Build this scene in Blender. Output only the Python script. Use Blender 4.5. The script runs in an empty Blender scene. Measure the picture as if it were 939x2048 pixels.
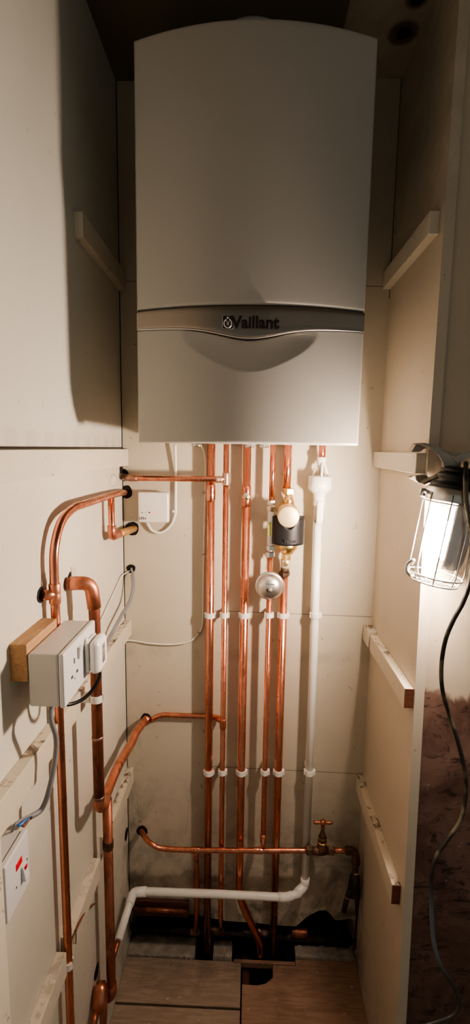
import bpy, bmesh, math, random
from mathutils import Vector as V, Matrix as M
random.seed(7)
C = bpy.context.scene.collection
# ---------------------------------------------------------------- survey: camera and point solver
F = 951.0; YAW, PITCH, ROLL = .0307, .1336, .0151; CZ = 1.56
_cy, _sy, _cp, _sp, _cr, _sr = math.cos(YAW), math.sin(YAW), math.cos(PITCH), math.sin(PITCH), math.cos(ROLL), math.sin(ROLL)
FW = V((-_sy*_cp, _cy*_cp, -_sp)); _r = V((_cy, _sy, 0)); _u = _r.cross(FW)
RT = _r*_cr + _u*_sr; UP = _u*_cr - _r*_sr
def at(px, py, X=None, Y=None, Z=None):
    "point of a known plane of the room (X, Y or Z) read off the photograph"
    d = FW + RT*((px-469.5)/F) + UP*((1024-py)/F)
    if X is not None: t = X/d.x
    elif Y is not None: t = Y/d.y
    else: t = (Z-CZ)/d.z
    return V((d.x*t, d.y*t, CZ+d.z*t))
cam = bpy.data.cameras.new('camera'); co = bpy.data.objects.new('camera', cam); C.objects.link(co)
cam.sensor_fit = 'VERTICAL'; cam.sensor_height = 24; cam.lens = F/2048*24; cam.clip_start = .02
co.matrix_world = M(((RT.x, UP.x, -FW.x, 0), (RT.y, UP.y, -FW.y, 0), (RT.z, UP.z, -FW.z, CZ), (0, 0, 0, 1)))
bpy.context.scene.camera = co
XL, XR, YB, ZT = -.3535, .3515, 1.308, 2.463

# ---------------------------------------------------------------- mesh builder
def frames(pts):
    n = len(pts); T = []
    for i in range(n):
        a = pts[max(0, i-1)]; b = pts[min(n-1, i+1)]
        t = (b-a); T.append(t.normalized() if t.length > 1e-9 else V((0, 0, 1)))
    u = T[0].orthogonal().normalized(); out = []
    for t in T:
        u = (u - t*u.dot(t)); u = u.normalized() if u.length > 1e-6 else t.orthogonal().normalized()
        out.append((t, u, t.cross(u)))
    return out
def fillet(pts, r, n=6):
    pts = [V(p) for p in pts]; out = [pts[0]]
    for i in range(1, len(pts)-1):
        a, b, c = pts[i-1], pts[i], pts[i+1]
        d1 = (a-b); d2 = (c-b); rr = min(r, d1.length*.49, d2.length*.49)
        p1 = b+d1.normalized()*rr; p2 = b+d2.normalized()*rr
        for k in range(n+1):
            t = k/n; out.append(p1*(1-t)**2 + b*2*t*(1-t) + p2*t*t)
    out.append(pts[-1]); return out
def spline(pts, n=8):
    pts = [V(p) for p in pts]; P = [pts[0]*2-pts[1]]+pts+[pts[-1]*2-pts[-2]]; out = []
    for i in range(1, len(P)-2):
        for k in range(n):
            t = k/n; a, b, c, d = P[i-1], P[i], P[i+1], P[i+2]
            out.append(.5*((2*b)+(c-a)*t+(2*a-5*b+4*c-d)*t*t+(3*b-a-3*c+d)*t**3))
    out.append(pts[-1]); return out
class MB:
    def __init__(s): s.b = bmesh.new()
    def tube(s, pts, r, seg=20, cap=True):
        pts = [V(p) for p in pts]; fr = frames(pts); rings = []
        for i, (p, (t, u, v)) in enumerate(zip(pts, fr)):
            rr = r[i] if isinstance(r, (list, tuple)) else r
            rings.append([s.b.verts.new(p+(u*math.cos(2*math.pi*k/seg)+v*math.sin(2*math.pi*k/seg))*rr) for k in range(seg)])
        for a, b in zip(rings, rings[1:]):
            for k in range(seg):
                f = s.b.faces.new((a[k], a[(k+1) % seg], b[(k+1) % seg], b[k])); f.smooth = True
        if cap:
            s.b.faces.new(rings[0][::-1]); s.b.faces.new(rings[-1])
        return s
    def lathe(s, o, axis, prof, seg=28, smooth=True):
        "prof: list of (distance along axis, radius)"
        o = V(o); t = V(axis).normalized(); u = t.orthogonal().normalized(); v = t.cross(u); rings = []
        for h, r in prof:
            if r < 1e-6: rings.append([s.b.verts.new(o+t*h)])
            else: rings.append([s.b.verts.new(o+t*h+(u*math.cos(2*math.pi*(k+.5)/seg)+v*math.sin(2*math.pi*(k+.5)/seg))*r) for k in range(seg)])
        for a, b in zip(rings, rings[1:]):
            for k in range(seg):
                k2 = (k+1) % seg
                if len(a) == 1 and len(b) == 1: continue
                if len(a) == 1: q = (a[0], b[k2], b[k])
                elif len(b) == 1: q = (a[k], a[k2], b[0])
                else: q = (a[k], a[k2], b[k2], b[k])
                f = s.b.faces.new(q); f.smooth = smooth
        if len(rings[0]) > 1: s.b.faces.new(rings[0][::-1])
        if len(rings[-1]) > 1: s.b.faces.new(rings[-1])
        return s
    def nut(s, a, b, r):
        a = V(a); b = V(b); L = (b-a).length; c = min(.0015, L*.2)
        return s.lathe(a, b-a, [(0, r*.88), (c, r), (L-c, r), (L, r*.88)], 6, False)
    def box(s, lo, hi, bev=0, mat=None, seg=2):
        lo = V(lo); hi = V(hi); r = bmesh.ops.create_cube(s.b, size=1)
        vs = r['verts']
        for v in vs: v.co = V([(lo[i]+hi[i])/2+v.co[i]*(hi[i]-lo[i]) for i in range(3)])
        if bev:
            es = list({e for v in vs for e in v.link_edges})
            g = bmesh.ops.bevel(s.b, geom=es, offset=bev, segments=seg, profile=.5, affect='EDGES')
            vs = list({v for v in g['verts']} | {v for v in vs if v.is_valid})
        if mat is not None: bmesh.ops.transform(s.b, matrix=mat, verts=vs)
        return s
    def prism(s, poly, off):
        "closed polygon (3D points) extruded by vector off"
        a = [s.b.verts.new(V(p)) for p in poly]; b = [s.b.verts.new(V(p)+V(off)) for p in poly]; n = len(a)
        s.b.faces.new(a); s.b.faces.new(b[::-1])
        for i in range(n): s.b.faces.new((a[i], b[i], b[(i+1) % n], a[(i+1) % n]))
        return s
    def grid(s, fn, nu, nv):
        g = [[s.b.verts.new(fn(i/nu, j/nv)) for j in range(nv+1)] for i in range(nu+1)]
        for i in range(nu):
            for j in range(nv):
                f = s.b.faces.new((g[i][j], g[i+1][j], g[i+1][j+1], g[i][j+1])); f.smooth = True
        return s
    def slab(s, fn, nu, nv, off):
        "a curved sheet with thickness"
        g = [[s.b.verts.new(fn(i/nu, j/nv)) for j in range(nv+1)] for i in range(nu+1)]
        h = [[s.b.verts.new(V(fn(i/nu, j/nv))+V(off)) for j in range(nv+1)] for i in range(nu+1)]
        for i in range(nu):
            for j in range(nv):
                f = s.b.faces.new((g[i][j], g[i+1][j], g[i+1][j+1], g[i][j+1])); f.smooth = True
                s.b.faces.new((h[i][j], h[i][j+1], h[i+1][j+1], h[i+1][j]))
        for i in range(nu):
            s.b.faces.new((g[i][0], h[i][0], h[i+1][0], g[i+1][0])); s.b.faces.new((g[i][nv], g[i+1][nv], h[i+1][nv], h[i][nv]))
        for j in range(nv):
            s.b.faces.new((g[0][j], g[0][j+1], h[0][j+1], h[0][j])); s.b.faces.new((g[nu][j], h[nu][j], h[nu][j+1], g[nu][j+1]))
        return s
def tag(o, label=None, cat=None, group=None, kind=None):
    if label: o['label'] = label
    if cat: o['category'] = cat
    if group: o['group'] = group
    if kind: o['kind'] = kind
    return o
def wloc(o):
    p = V((0, 0, 0))
    while o: p = p+V(o.location); o = o.parent
    return p
def link(name, mb, mat, parent=None, fixn=True):
    if fixn: bmesh.ops.recalc_face_normals(mb.b, faces=mb.b.faces[:])
    if parent: base = wloc(parent)
    else:
        xs = [v.co for v in mb.b.verts]
        base = V(((min(p.x for p in xs)+max(p.x for p in xs))/2, (min(p.y for p in xs)+max(p.y for p in xs))/2, min(p.z for p in xs)))
    for v in mb.b.verts: v.co -= base
    me = bpy.data.meshes.new(name); mb.b.to_mesh(me); mb.b.free(); me.materials.append(mat)
    o = bpy.data.objects.new(name, me); C.objects.link(o)
    if parent: o.parent = parent
    else: o.location = base
    return o
def thing(name, label, cat, loc, group=None):
    o = bpy.data.objects.new(name, None); C.objects.link(o); o.location = V(loc); o.empty_display_size = .02
    return tag(o, label, cat, group)
def single(name, mb, mat, label, cat, group=None): return tag(link(name, mb, mat), label, cat, group)
def struct(name, mb, mat, parent=None):
    o = link(name, mb, mat, parent)
    if not parent: o['kind'] = 'structure'
    return o
def text(name, s, size, depth, pos, xdir, ydir, mat, parent, bold=0, align='CENTER', sx=1):
    cu = bpy.data.curves.new('t', 'FONT'); cu.body = s; cu.size = size; cu.extrude = depth; cu.offset = bold; cu.align_x = align; cu.align_y = 'CENTER'; cu.resolution_u = 3
    o = bpy.data.objects.new('t', cu); C.objects.link(o)
    bpy.context.view_layer.update()
    me = bpy.data.meshes.new_from_object(o.evaluated_get(bpy.context.evaluated_depsgraph_get()))
    bpy.data.objects.remove(o)
    x = V(xdir).normalized(); y = V(ydir).normalized(); z = x.cross(y); p = V(pos)-wloc(parent)
    me.transform(M(((x.x*sx, y.x, z.x, p.x), (x.y*sx, y.y, z.y, p.y), (x.z*sx, y.z, z.z, p.z), (0, 0, 0, 1))))
    me.materials.clear(); me.materials.append(mat)
    r = bpy.data.objects.new(name, me); C.objects.link(r); r.parent = parent; return r

# ---------------------------------------------------------------- materials
class NT:
    def __init__(s, name):
        s.m = bpy.data.materials.new(name); s.m.use_nodes = True; s.n = s.m.node_tree; s.p = s.n.nodes['Principled BSDF']; s._pos = None
    def add(s, t, **k):
        n = s.n.nodes.new(t)
        for a, v in k.items(): setattr(n, a, v)
        return n
    def put(s, sock, v):
        if isinstance(v, bpy.types.NodeSocket): s.n.links.new(v, sock)
        else: sock.default_value = v
    def math(s, op, a, b=0, c=None, clamp=False):
        n = s.add('ShaderNodeMath', operation=op, use_clamp=clamp); s.put(n.inputs[0], a); s.put(n.inputs[1], b)
        if c is not None: s.put(n.inputs[2], c)
        return n.outputs[0]
    def pos(s):
        if not s._pos:
            g = s.add('ShaderNodeNewGeometry'); x = s.add('ShaderNodeSeparateXYZ'); s.n.links.new(g.outputs['Position'], x.inputs[0]); s._pos = (g.outputs['Position'], x.outputs)
        return s._pos
    def noise(s, scale, detail=4, rough=.6, stretch=None, dist=0, off=(0, 0, 0)):
        n = s.add('ShaderNodeTexNoise'); n.inputs['Scale'].default_value = scale; n.inputs['Detail'].default_value = detail; n.inputs['Roughness'].default_value = rough; n.inputs['Distortion'].default_value = dist
        m = s.add('ShaderNodeMapping'); m.inputs['Scale'].default_value = stretch or (1, 1, 1); m.inputs['Location'].default_value = off
        s.n.links.new(s.pos()[0], m.inputs[0]); s.n.links.new(m.outputs[0], n.inputs[0]); return n.outputs[0]
    def step(s, v, a, b, lo=0, hi=1):
        n = s.add('ShaderNodeMapRange', clamp=True, interpolation_type='SMOOTHSTEP'); s.put(n.inputs[0], v)
        for i, q in enumerate((a, b, lo, hi)): n.inputs[i+1].default_value = q
        return n.outputs[0]
    def mix(s, f, a, b):
        n = s.add('ShaderNodeMix', data_type='RGBA'); s.put(n.inputs[0], f)
        for q, v in ((n.inputs[6], a), (n.inputs[7], b)):
            if isinstance(v, tuple): v = v+(1,) if len(v) == 3 else v
            s.put(q, v)
        return n.outputs[2]
    def bump(s, h, strength=.2, dist=.002):
        b = s.add('ShaderNodeBump'); b.inputs['Strength'].default_value = strength; b.inputs['Distance'].default_value = dist
        s.n.links.new(h, b.inputs['Height']); s.n.links.new(b.outputs[0], s.p.inputs['Normal'])
    def fin(s, col=None, rough=.5, metal=0, spec=None):
        if col is not None: s.put(s.p.inputs['Base Color'], col+(1,) if isinstance(col, tuple) and len(col) == 3 else col)
        s.put(s.p.inputs['Roughness'], rough); s.put(s.p.inputs['Metallic'], metal)
        if spec is not None: s.p.inputs['Specular IOR Level'].default_value = spec
        return s.m
def plain(name, col, rough=.5, metal=0, var=.15, scale=40, bump=0):
    t = NT(name); n = t.noise(scale); d = tuple(c*(1-var) for c in col)
    c = t.mix(n, d, tuple(min(1, x*(1+var*.4)) for x in col))
    if bump: t.bump(n, bump, .001)
    return t.fin(c, rough, metal)
def copper(name, a, b, dark, rl=.18, rh=.42, metal=1.0, spots=.62):
    t = NT(name); n = t.noise(60, 6, .65, (1, 1, .25)); m = t.noise(14, 5, .7, (1, 1, .5), .5)
    c = t.mix(t.step(n, .35, .65), a, b); c = t.mix(t.step(m, spots, spots+.12, 0, .75), c, dark)
    r = t.step(m, .3, .75, rl, rh); t.bump(t.noise(120, 3), .03, .0005)
    return t.fin(c, r, metal)
COP = copper('bright_copper', (.76, .34, .23), (.64, .25, .165), (.30, .10, .06), .18, .40, 1, .64)
COPD = copper('dull_copper', (.66, .30, .19), (.52, .20, .13), (.18, .08, .06), .3, .55, .9, .56)
COPO = copper('old_brown_copper', (.42, .17, .10), (.32, .115, .07), (.12, .05, .04), .35, .6, .75, .5)
BRASS = copper('brass', (.85, .62, .30), (.75, .50, .22), (.45, .28, .12), .2, .38, 1, .7)
BRASSD = copper('tarnished_brass', (.22, .13, .075), (.11, .065, .045), (.05, .035, .03), .4, .7, .7, .5)
SOLD = copper('tinned_copper', (.50, .40, .34), (.50, .26, .18), (.16, .11, .09), .35, .55, .9, .52)
CHROME = plain('chrome_fitting', (.72, .70, .68), .15, 1, .2, 60)
STEEL = plain('brushed_steel', (.74, .72, .70), .34, 1, .12, 120)
LIDM = plain('satin_brass_lid', (.90, .74, .46), .48, .85, .06, 60)
DARKST = plain('dull_clamp_steel', (.46, .42, .36), .42, .8, .35, 45)
REFL = plain('lamp_reflector', (.85, .80, .77), .42, 1, .15, 30)
WPL = plain('white_plastic', (.83, .81, .77), .32, 0, .05, 30)
CLIPM = plain('clip_plastic', (.86, .83, .77), .4, 0, .08, 40)
SOCK = plain('socket_white', (.68, .67, .68), .3, 0, .06, 25)
SOCKS = plain('socket_box_white', (.60, .59, .57), .35, 0, .08, 25)
WCAB = plain('white_cable_sheath', (.74, .71, .62), .45, 0, .12, 60)
GCAB = plain('grey_cable_sheath', (.24, .24, .25), .45, 0, .15, 60)
BLK = plain('black_rubber', (.018, .017, .018), .45, 0, .3, 60)
BLKP = plain('black_moulded_plastic', (.012, .012, .015), .5, 0, .2, 60)
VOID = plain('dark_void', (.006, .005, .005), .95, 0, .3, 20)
HOLE = plain('hole_black', (.010, .007, .006), .9, 0, .3, 60)
RED = plain('red_neon', (.75, .01, .04), .3, 0, .05)
BLUE = plain('blue_wire', (.06, .22, .62), .4, 0, .1)
BRN = plain('brown_wire', (.22, .07, .035), .4, 0, .1)
GREYP = plain('grey_print', (.16, .16, .17), .5, 0, .1)
LABEL = plain('yellow_green_label', (.60, .66, .08), .5, 0, .15)
PUTTY = plain('filler_putty', (.62, .56, .47), .9, 0, .45, 90, .6)
INK = plain('dark_ink', (.05, .04, .04), .5, 0, .1)
LOGOD = plain('band_lettering', (.055, .04, .03), .25, .6, .2)
IRON = copper('black_iron_pipe', (.09, .07, .058), (.035, .028, .026), (.22, .13, .08), .4, .75, .5, .58)

def speckle(t, z, x=None): pass
def wall(name, base, extra=None, zst=(.0, .75), amt=.75, seams=(), stain=(.10, .085, .065), rough=.55):
    t = NT(name); P, o = t.pos(); x, y, z = o
    n = t.noise(3.2, 6, .65, None, .6); c = t.mix(t.step(n, .3, .75, 0, .35), base, tuple(q*.80 for q in base))
    n2 = t.noise(9, 8, .72, None, 1.2, (4, 2, 1)); low = t.step(z, zst[0], zst[1], 1, 0)
    c = t.mix(t.math('MULTIPLY', t.math('MULTIPLY', t.step(n2, .42, .68), low), amt), c, stain)
    n3 = t.noise(60, 3, .5, None, 0, (9, 1, 3)); c = t.mix(t.step(n3, .70, .76, 0, .45), c, (.12, .09, .06))   # flecks and chips
    for (zz, x0) in seams:
        d = t.math('ABSOLUTE', t.math('SUBTRACT', z, t.math('ADD', t.math('MULTIPLY', x, -.015), zz)))
        line = t.math('MULTIPLY', t.step(d, .0007, .0016, 1, 0), t.math('GREATER_THAN', x, x0))
        c = t.mix(t.math('MULTIPLY', line, .7), c, (.12, .09, .06))
    if extra: c = extra(t, c, x, y, z)
    t.bump(t.noise(25, 5), .10, .002)
    return t.fin(c, rough, 0, .35)
CREAM = (.59, .535, .435)
def ex_back(t, c, x, y, z):
    # mould along the left corner and round the floor, a faint level tide mark
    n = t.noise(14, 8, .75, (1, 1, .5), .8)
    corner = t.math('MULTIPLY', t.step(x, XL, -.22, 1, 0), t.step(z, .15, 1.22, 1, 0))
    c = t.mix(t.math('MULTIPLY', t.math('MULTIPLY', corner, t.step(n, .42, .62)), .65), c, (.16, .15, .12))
    tide = t.math('MULTIPLY', t.step(t.math('ABSOLUTE', t.math('SUBTRACT', z, .965)), 0, .03, 1, 0), t.step(n, .4, .65))
    c = t.mix(t.math('MULTIPLY', tide, .3), c, (.25, .2, .16))
    rc = t.math('MULTIPLY', t.step(x, .1, .33, 0, 1), t.step(z, .1, .65, 1, 0))
    c = t.mix(t.math('MULTIPLY', rc, t.step(n, .35, .7, .15, .75)), c, (.14, .09, .06))
    top = t.step(z, 1.9, 2.2); return t.mix(t.math('MULTIPLY', top, .35), c, (.30, .25, .17))
def ex_left(t, c, x, y, z):
    fr = t.math('FRACT', t.math('DIVIDE', t.math('SUBTRACT', y, .68), .0665))
    sq = t.math('MULTIPLY', t.math('LESS_THAN', fr, .55), t.step(z, 1.582, 1.588, 1, 0))
    sq = t.math('MULTIPLY', sq, t.math('GREATER_THAN', z, 1.555)); sq = t.math('MULTIPLY', sq, t.math('GREATER_THAN', y, .68))
    c = t.mix(t.math('MULTIPLY', sq, .16), c, (.30, .25, .22))
    deep = t.math('MULTIPLY', t.step(y, 1.05, 1.30), t.step(z, .1, 1.3, 1, 0)); n = t.noise(16, 7, .75, None, .8, (2, 5, 1))
    c = t.mix(t.math('MULTIPLY', t.math('MULTIPLY', deep, t.step(n, .45, .68)), .55), c, (.2, .18, .14))
    gl = t.step(t.math('ABSOLUTE', t.math('SUBTRACT', z, 1.5565)), .0008, .0022, 1, 0)
    c = t.mix(t.math('MULTIPLY', gl, .9), c, (.06, .04, .03))
    return t.mix(t.math('MULTIPLY', t.step(z, 1.56, 1.6), .30), c, (.70, .72, .68))
def ex_right(t, c, x, y, z):
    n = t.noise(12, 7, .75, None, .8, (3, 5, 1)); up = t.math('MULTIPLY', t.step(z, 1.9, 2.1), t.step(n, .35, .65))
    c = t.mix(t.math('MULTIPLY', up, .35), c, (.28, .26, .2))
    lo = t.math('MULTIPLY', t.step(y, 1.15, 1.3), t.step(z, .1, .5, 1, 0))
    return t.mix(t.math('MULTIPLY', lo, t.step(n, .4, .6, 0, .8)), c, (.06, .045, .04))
def ex_return(t, c, x, y, z):
    n = t.noise(6, 8, .7, (1, 1, .8), 1.4); n2 = t.noise(13, 6, .75, (1, 1, 2.2), 1.5, (5, 1, 2)); n3 = t.noise(40, 5, .6)
    edge = t.math('ADD', z, t.math('MULTIPLY', n, -.12))
    br = t.mix(t.step(n, .35, .68), (.115, .062, .048), (.24, .145, .115)); br = t.mix(t.step(n2, .52, .62, 0, .85), br, (.030, .018, .016))
    br = t.mix(t.step(n3, .68, .72, 0, .5), br, (.5, .42, .36))
    br = t.mix(t.step(z, .0, .5, .6, 0), br, (.035, .02, .017))
    c = t.mix(t.step(z, 1.05, 1.30, .25, 0), c, (.40, .33, .28))
    return t.mix(t.step(edge, .985, 1.005, 1, 0), c, br)
W_BACK = wall('cream_painted_board', CREAM, ex_back, (.02, .70), .85, ((1.097, -.12), (.612, -.11), (1.985, -.5)))
W_LEFT = wall('pale_painted_board', (.63, .60, .52), ex_left, (.0, .5), .3)
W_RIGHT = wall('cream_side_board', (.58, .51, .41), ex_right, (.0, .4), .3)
W_RET = wall('stained_plaster', (.56, .48, .37), ex_return, (.0, .1), .1)
def ex_ceil(t, c, x, y, z):
    n = t.noise(9, 6, .7, None, .7); lit = t.step(x, .182, .186)  # mask for the paler plaster right of a straight edge
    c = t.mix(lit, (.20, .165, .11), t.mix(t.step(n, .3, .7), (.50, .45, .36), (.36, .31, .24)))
    for (hx, hy, r) in ((.316, 1.178, .036), (.318, 1.100, .026)):
        dx = t.math('SUBTRACT', x, hx); dy = t.math('SUBTRACT', y, hy); d = t.math('SQRT', t.math('ADD', t.math('MULTIPLY', dx, dx), t.math('MULTIPLY', dy, dy)))
        d = t.math('ADD', d, t.math('MULTIPLY', n, .02)); c = t.mix(t.step(d, r, r+.012, .85, 0), c, (.10, .055, .045))
    return c
W_CEIL = wall('brown_ceiling', (.3, .26, .2), ex_ceil, (-1, -.5), 0)  # dark brown ceiling, paler plaster at right, stains round two holes
def wood_paint(name, base, woodamt=.0, topd=.5):
    t = NT(name); P, o = t.pos(); g = t.add('ShaderNodeNewGeometry'); s = t.add('ShaderNodeSeparateXYZ'); t.n.links.new(g.outputs['Normal'], s.inputs[0])
    n = t.noise(22, 7, .75, None, .8, (1, 7, 3)); up = t.math('MULTIPLY', t.step(s.outputs[2], .6, .9), t.step(n, .5, .62))
    c = t.mix(t.noise(30), tuple(q*.88 for q in base), base); c = t.mix(t.math('MULTIPLY', up, topd), c, (.10, .065, .045))
    n3 = t.noise(70, 3, .5, None, 0, (9, 1, 3)); c = t.mix(t.step(n3, .69, .74, 0, .6), c, (.1, .06, .04))
    t.bump(t.noise(40, 5), .15, .002); return t.fin(c, .55, 0, .35)
BAT = wood_paint('painted_batten', (.68, .63, .53), topd=.35)
BATD = wood_paint('grubby_batten', (.64, .58, .47), topd=.95)
def wood(name, a, b, rough=.6, st=(3, 30, 30), specks=0):
    t = NT(name); n = t.noise(4, 6, .6, st, .8); c = t.mix(t.step(n, .35, .65), a, b)
    n4 = t.noise(5, 6, .7, None, .5, (2, 2, 2)); c = t.mix(t.step(n4, .45, .7, 0, .55), c, tuple(q*.35 for q in a))
    if specks:
        c = t.mix(t.step(t.noise(60, 2, .4, None, 0, (3, 3, 3)), .71, .74, 0, .8), c, (.55, .48, .38))
        c = t.mix(t.step(t.noise(7, 6, .7, None, 0, (8, 3, 3)), .52, .7, 0, .35), c, (.33, .27, .21))
    t.bump(n, .15, .002); return t.fin(c, rough, 0, .4)
WOODB = wood('raw_timber_block', (.50, .31, .17), (.40, .23, .12), .6, (30, 3, 30))
FLB = wood('worn_floorboard', (.30, .225, .175), (.40, .31, .24), .6, (3, 30, 1), 1)
FLR = wood('reddish_floorboard', (.27, .165, .115), (.36, .235, .165), .5, (3, 25, 1), 1)
SKIRT = wood('old_skirting', (.12, .045, .03), (.07, .03, .022), .5, (3, 30, 30))
ENDW = wood('raw_end_grain', (.20, .07, .035), (.12, .045, .025), .7)
CONC = plain('rough_mortar', (.40, .36, .31), .95, 0, .7, 30, .9)
def panel_mat():
    t = NT('boiler_enamel'); return t.fin((.47, .45, .415), .25, 0, .5)
PANEL = panel_mat()
SIDE = plain('boiler_side_enamel', (.70, .68, .64), .35, 0, .03)
BAND = plain('satin_grey_band', (.31, .27, .235), .30, .85, .06, 5)
FLUE = plain('flue_white', (.55, .54, .50), .5, 0, .1)
def emit(name, col, s):
    t = NT(name); t.p.inputs['Emission Color'].default_value = col+(1,); t.p.inputs['Emission Strength'].default_value = s
    return t.fin(col, .4)
BULB = emit('glowing_bulb', (1, .80, .64), 700)
LED = emit('red_led', (1, .02, .06), 1.6)

# ---------------------------------------------------------------- the room
# back wall: board whose lower edge is broken away ragged above the floor
low = [(XL-.02, .13), (-.28, .128), (-.15, .105), (-.05, .088), (.05, .085), (.12, .08), (.17, .08), (.20, .112), (.215, .125), (.24, .140), (.262, .142), (.275, .128), (.29, .108), (.315, .110), (.335, .116), (XR+.02, .11)]
mb = MB().prism([(x, YB, z) for x, z in low]+[(XR+.02, YB, ZT+.02), (XL-.02, YB, ZT+.02)], (0, .02, 0))
wb = struct('wall_back', mb, W_BACK)
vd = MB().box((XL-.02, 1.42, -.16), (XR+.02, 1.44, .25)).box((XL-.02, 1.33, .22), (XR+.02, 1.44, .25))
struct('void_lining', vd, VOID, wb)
mb = MB().box((XL-.02, .40, -.02), (XL, 1.44, ZT+.02)); wl = struct('wall_left', mb, W_LEFT)
def ye(z): return .962 if z > 1.5 else .962-(1.5-z)*.040
def rp(z, s=0): return (XR, ye(z)+s, z)
mb = MB(); zs = [-.02, .3, .7, 1.1, 1.5, ZT+.02]
mb.prism([(XR, ye(z), z) for z in zs]+[(XR, 1.44, ZT+.02), (XR, 1.44, -.02)], (.02, 0, 0)); wr = struct('wall_right', mb, W_RIGHT)
mb = MB()
for a, b in zip(zs, zs[1:]):
    mb.prism([(XR+.0012, ye(a)+.004, a), (1.7, ye(a)+.004, a), (1.7, ye(b)+.004, b), (XR+.0012, ye(b)+.004, b)], (0, .03, 0))
struct('wall_right_return', mb, W_RET)
mb = MB().box((-1.7, .40, -.02), (XL-.02, .42, ZT+.02)); struct('wall_left_return', mb, W_LEFT)
mb = MB().box((XL-.02, .36, 0), (-.3215, .560, ZT), .003); struct('trim_1', mb, BAT)
mb = MB().box((-1.7, -1.2, ZT), (1.7, 1.44, ZT+.02)); struct('ceiling', mb, W_CEIL)
# floor: dark pan below, boards and mortar on top
fl = struct('floor', MB().box((-1.7, -1.2, -.18), (1.7, 1.44, -.16)), VOID)
def board(poly, mat, name='floorboard', z=0, th=.02):
    o = link(name, MB().prism([(x, y, z) for x, y in poly], (0, 0, -th)), mat, fl)
    m = o.modifiers.new('b', 'BEVEL'); m.width = .0012; m.segments = 1; return o
def rect(x0, x1, y0, y1): return [(x0, y0), (x1, y0), (x1, y1), (x0, y1)]
board(rect(XL, .0005, 1.141, 1.262), FLB); board(rect(XL, .0005, 1.022, 1.1345), FLB); board(rect(-.35, .0005, .78, 1.016), FLB)
board([(.0045, .78), (.3515, .78), (.3515, 1.276), (.167, 1.276), (.167, 1.257), (.097, 1.257), (.096, 1.223), (.075, 1.206), (.05, 1.2), (.0045, 1.201)], FLR)
board(rect(-.022, .166, 1.2575, 1.2665), FLR, z=.004)
for i in range(14): board(rect(-1.7, 1.7, .776-.14*(i+1)+.003, .776-.14*i), FLB)
def rough_slab(x0, x1, y0, y1, h):
    def fn(u, v): 
        x = x0+(x1-x0)*u; y = y0+(y1-y0)*v
        e = min(1, min(v, 1-v)*6) if v > .5 else 1
        return (x, y+random.uniform(-.0015, .0015), h*e*.9+random.uniform(-.0025, .0035))
    return link('mortar_ledge', MB().slab(fn, 30, 8, (0, 0, -.03)), CONC, fl)
rough_slab(XL, -.143, 1.2635, 1.335, .006); rough_slab(-.086, -.028, 1.2635, 1.322, .013); rough_slab(.168, XR, 1.2775, 1.318, .010)
link('joist', MB().box((.006, 1.15, -.15), (.026, 1.34, -.03)), SKIRT, fl)

def hole(parent, c, n, r, name='hole', mat=HOLE):
    "ragged dark mouth of a hole broken through a board"
    c = V(c); n = V(n); u = n.orthogonal().normalized(); v = n.cross(u)
    pts = [c+n*.0006+(u*math.cos(a)+v*math.sin(a))*r*(1+.05*math.sin(3*a+r*900)+random.uniform(-.05, .05)) for a in [k*2*math.pi/32 for k in range(32)]]
    return link(name, MB().prism(pts, n*.0008), mat, parent)
NB = (0, -1, 0); NL = (1, 0, 0)
hole(wb, at(246, 950, Y=YB), NB, .017); hole(wb, at(252, 984, Y=YB), NB, .018); hole(wb, at(264, 1057, Y=YB), NB, .019)
hole(wb, at(262, 1137, Y=YB), NB, .0125); hole(wb, at(284, 1661, Y=YB), NB, .0165); hole(wl, at(252, 1668, X=XL), NL, .017)
hole(wb, at(292, 1437, Y=YB), NB, .016)
hole(wl, at(81, 1190, X=XL), NL, .014); hole(wl, at(140, 1158, X=XL), NL, .014); hole(wl, at(192, 1944, X=XL), NL, .016)
hole(wl, at(241, 938, X=XL), NL, .012)
ceil = bpy.data.objects['ceiling']
for h, r in (((.316, 1.178, ZT), .016), ((.318, 1.10, ZT), .013)): hole(ceil, h, (0, 0, -1), r)
# filler putty round two of the holes
def blob(parent, c, rx, ry, rz, seed):
    rnd = random.Random(seed); m = MB(); r = bmesh.ops.create_icosphere(m.b, subdivisions=3, radius=1)
    for v in r['verts']:
        k = 1+.25*math.sin(v.co.x*5+seed)*math.cos(v.co.z*6+seed)+rnd.uniform(-.06, .06)
        v.co = V(c)+V((v.co.x*rx*k, v.co.y*ry*k, v.co.z*rz*k))
    for f in m.b.faces: f.smooth = True
    return m
link('filler_patch', blob(wl, at(146, 1150, X=XL), .004, .014, .022, 2), PUTTY, wl)
link('filler_patch', blob(wl, at(88, 1170, X=XL), .003, .012, .022, 5), PUTTY, wl)
link('filler_patch', blob(wl, at(226, 960, X=XL), .0025, .03, .016, 9), plain('pale_filler', (.66, .63, .56), .8, 0, .15), wl)
# thin dark strips up the two back corners
link('corner_strip', MB().box((XL-.0002, YB-.0022, .05), (XL+.0018, YB-.0002, ZT)), HOLE, wb)
link('corner_strip', MB().box((XR-.0016, YB-.002, 1.95), (XR+.0002, YB-.0002, ZT)), plain('brown_corner', (.14, .1, .07), .8), wb)
link('skirting_remnant', MB().box((-.335, YB-.012, .105), (-.165, YB-.001, .160), .002), SKIRT, wb)

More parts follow.
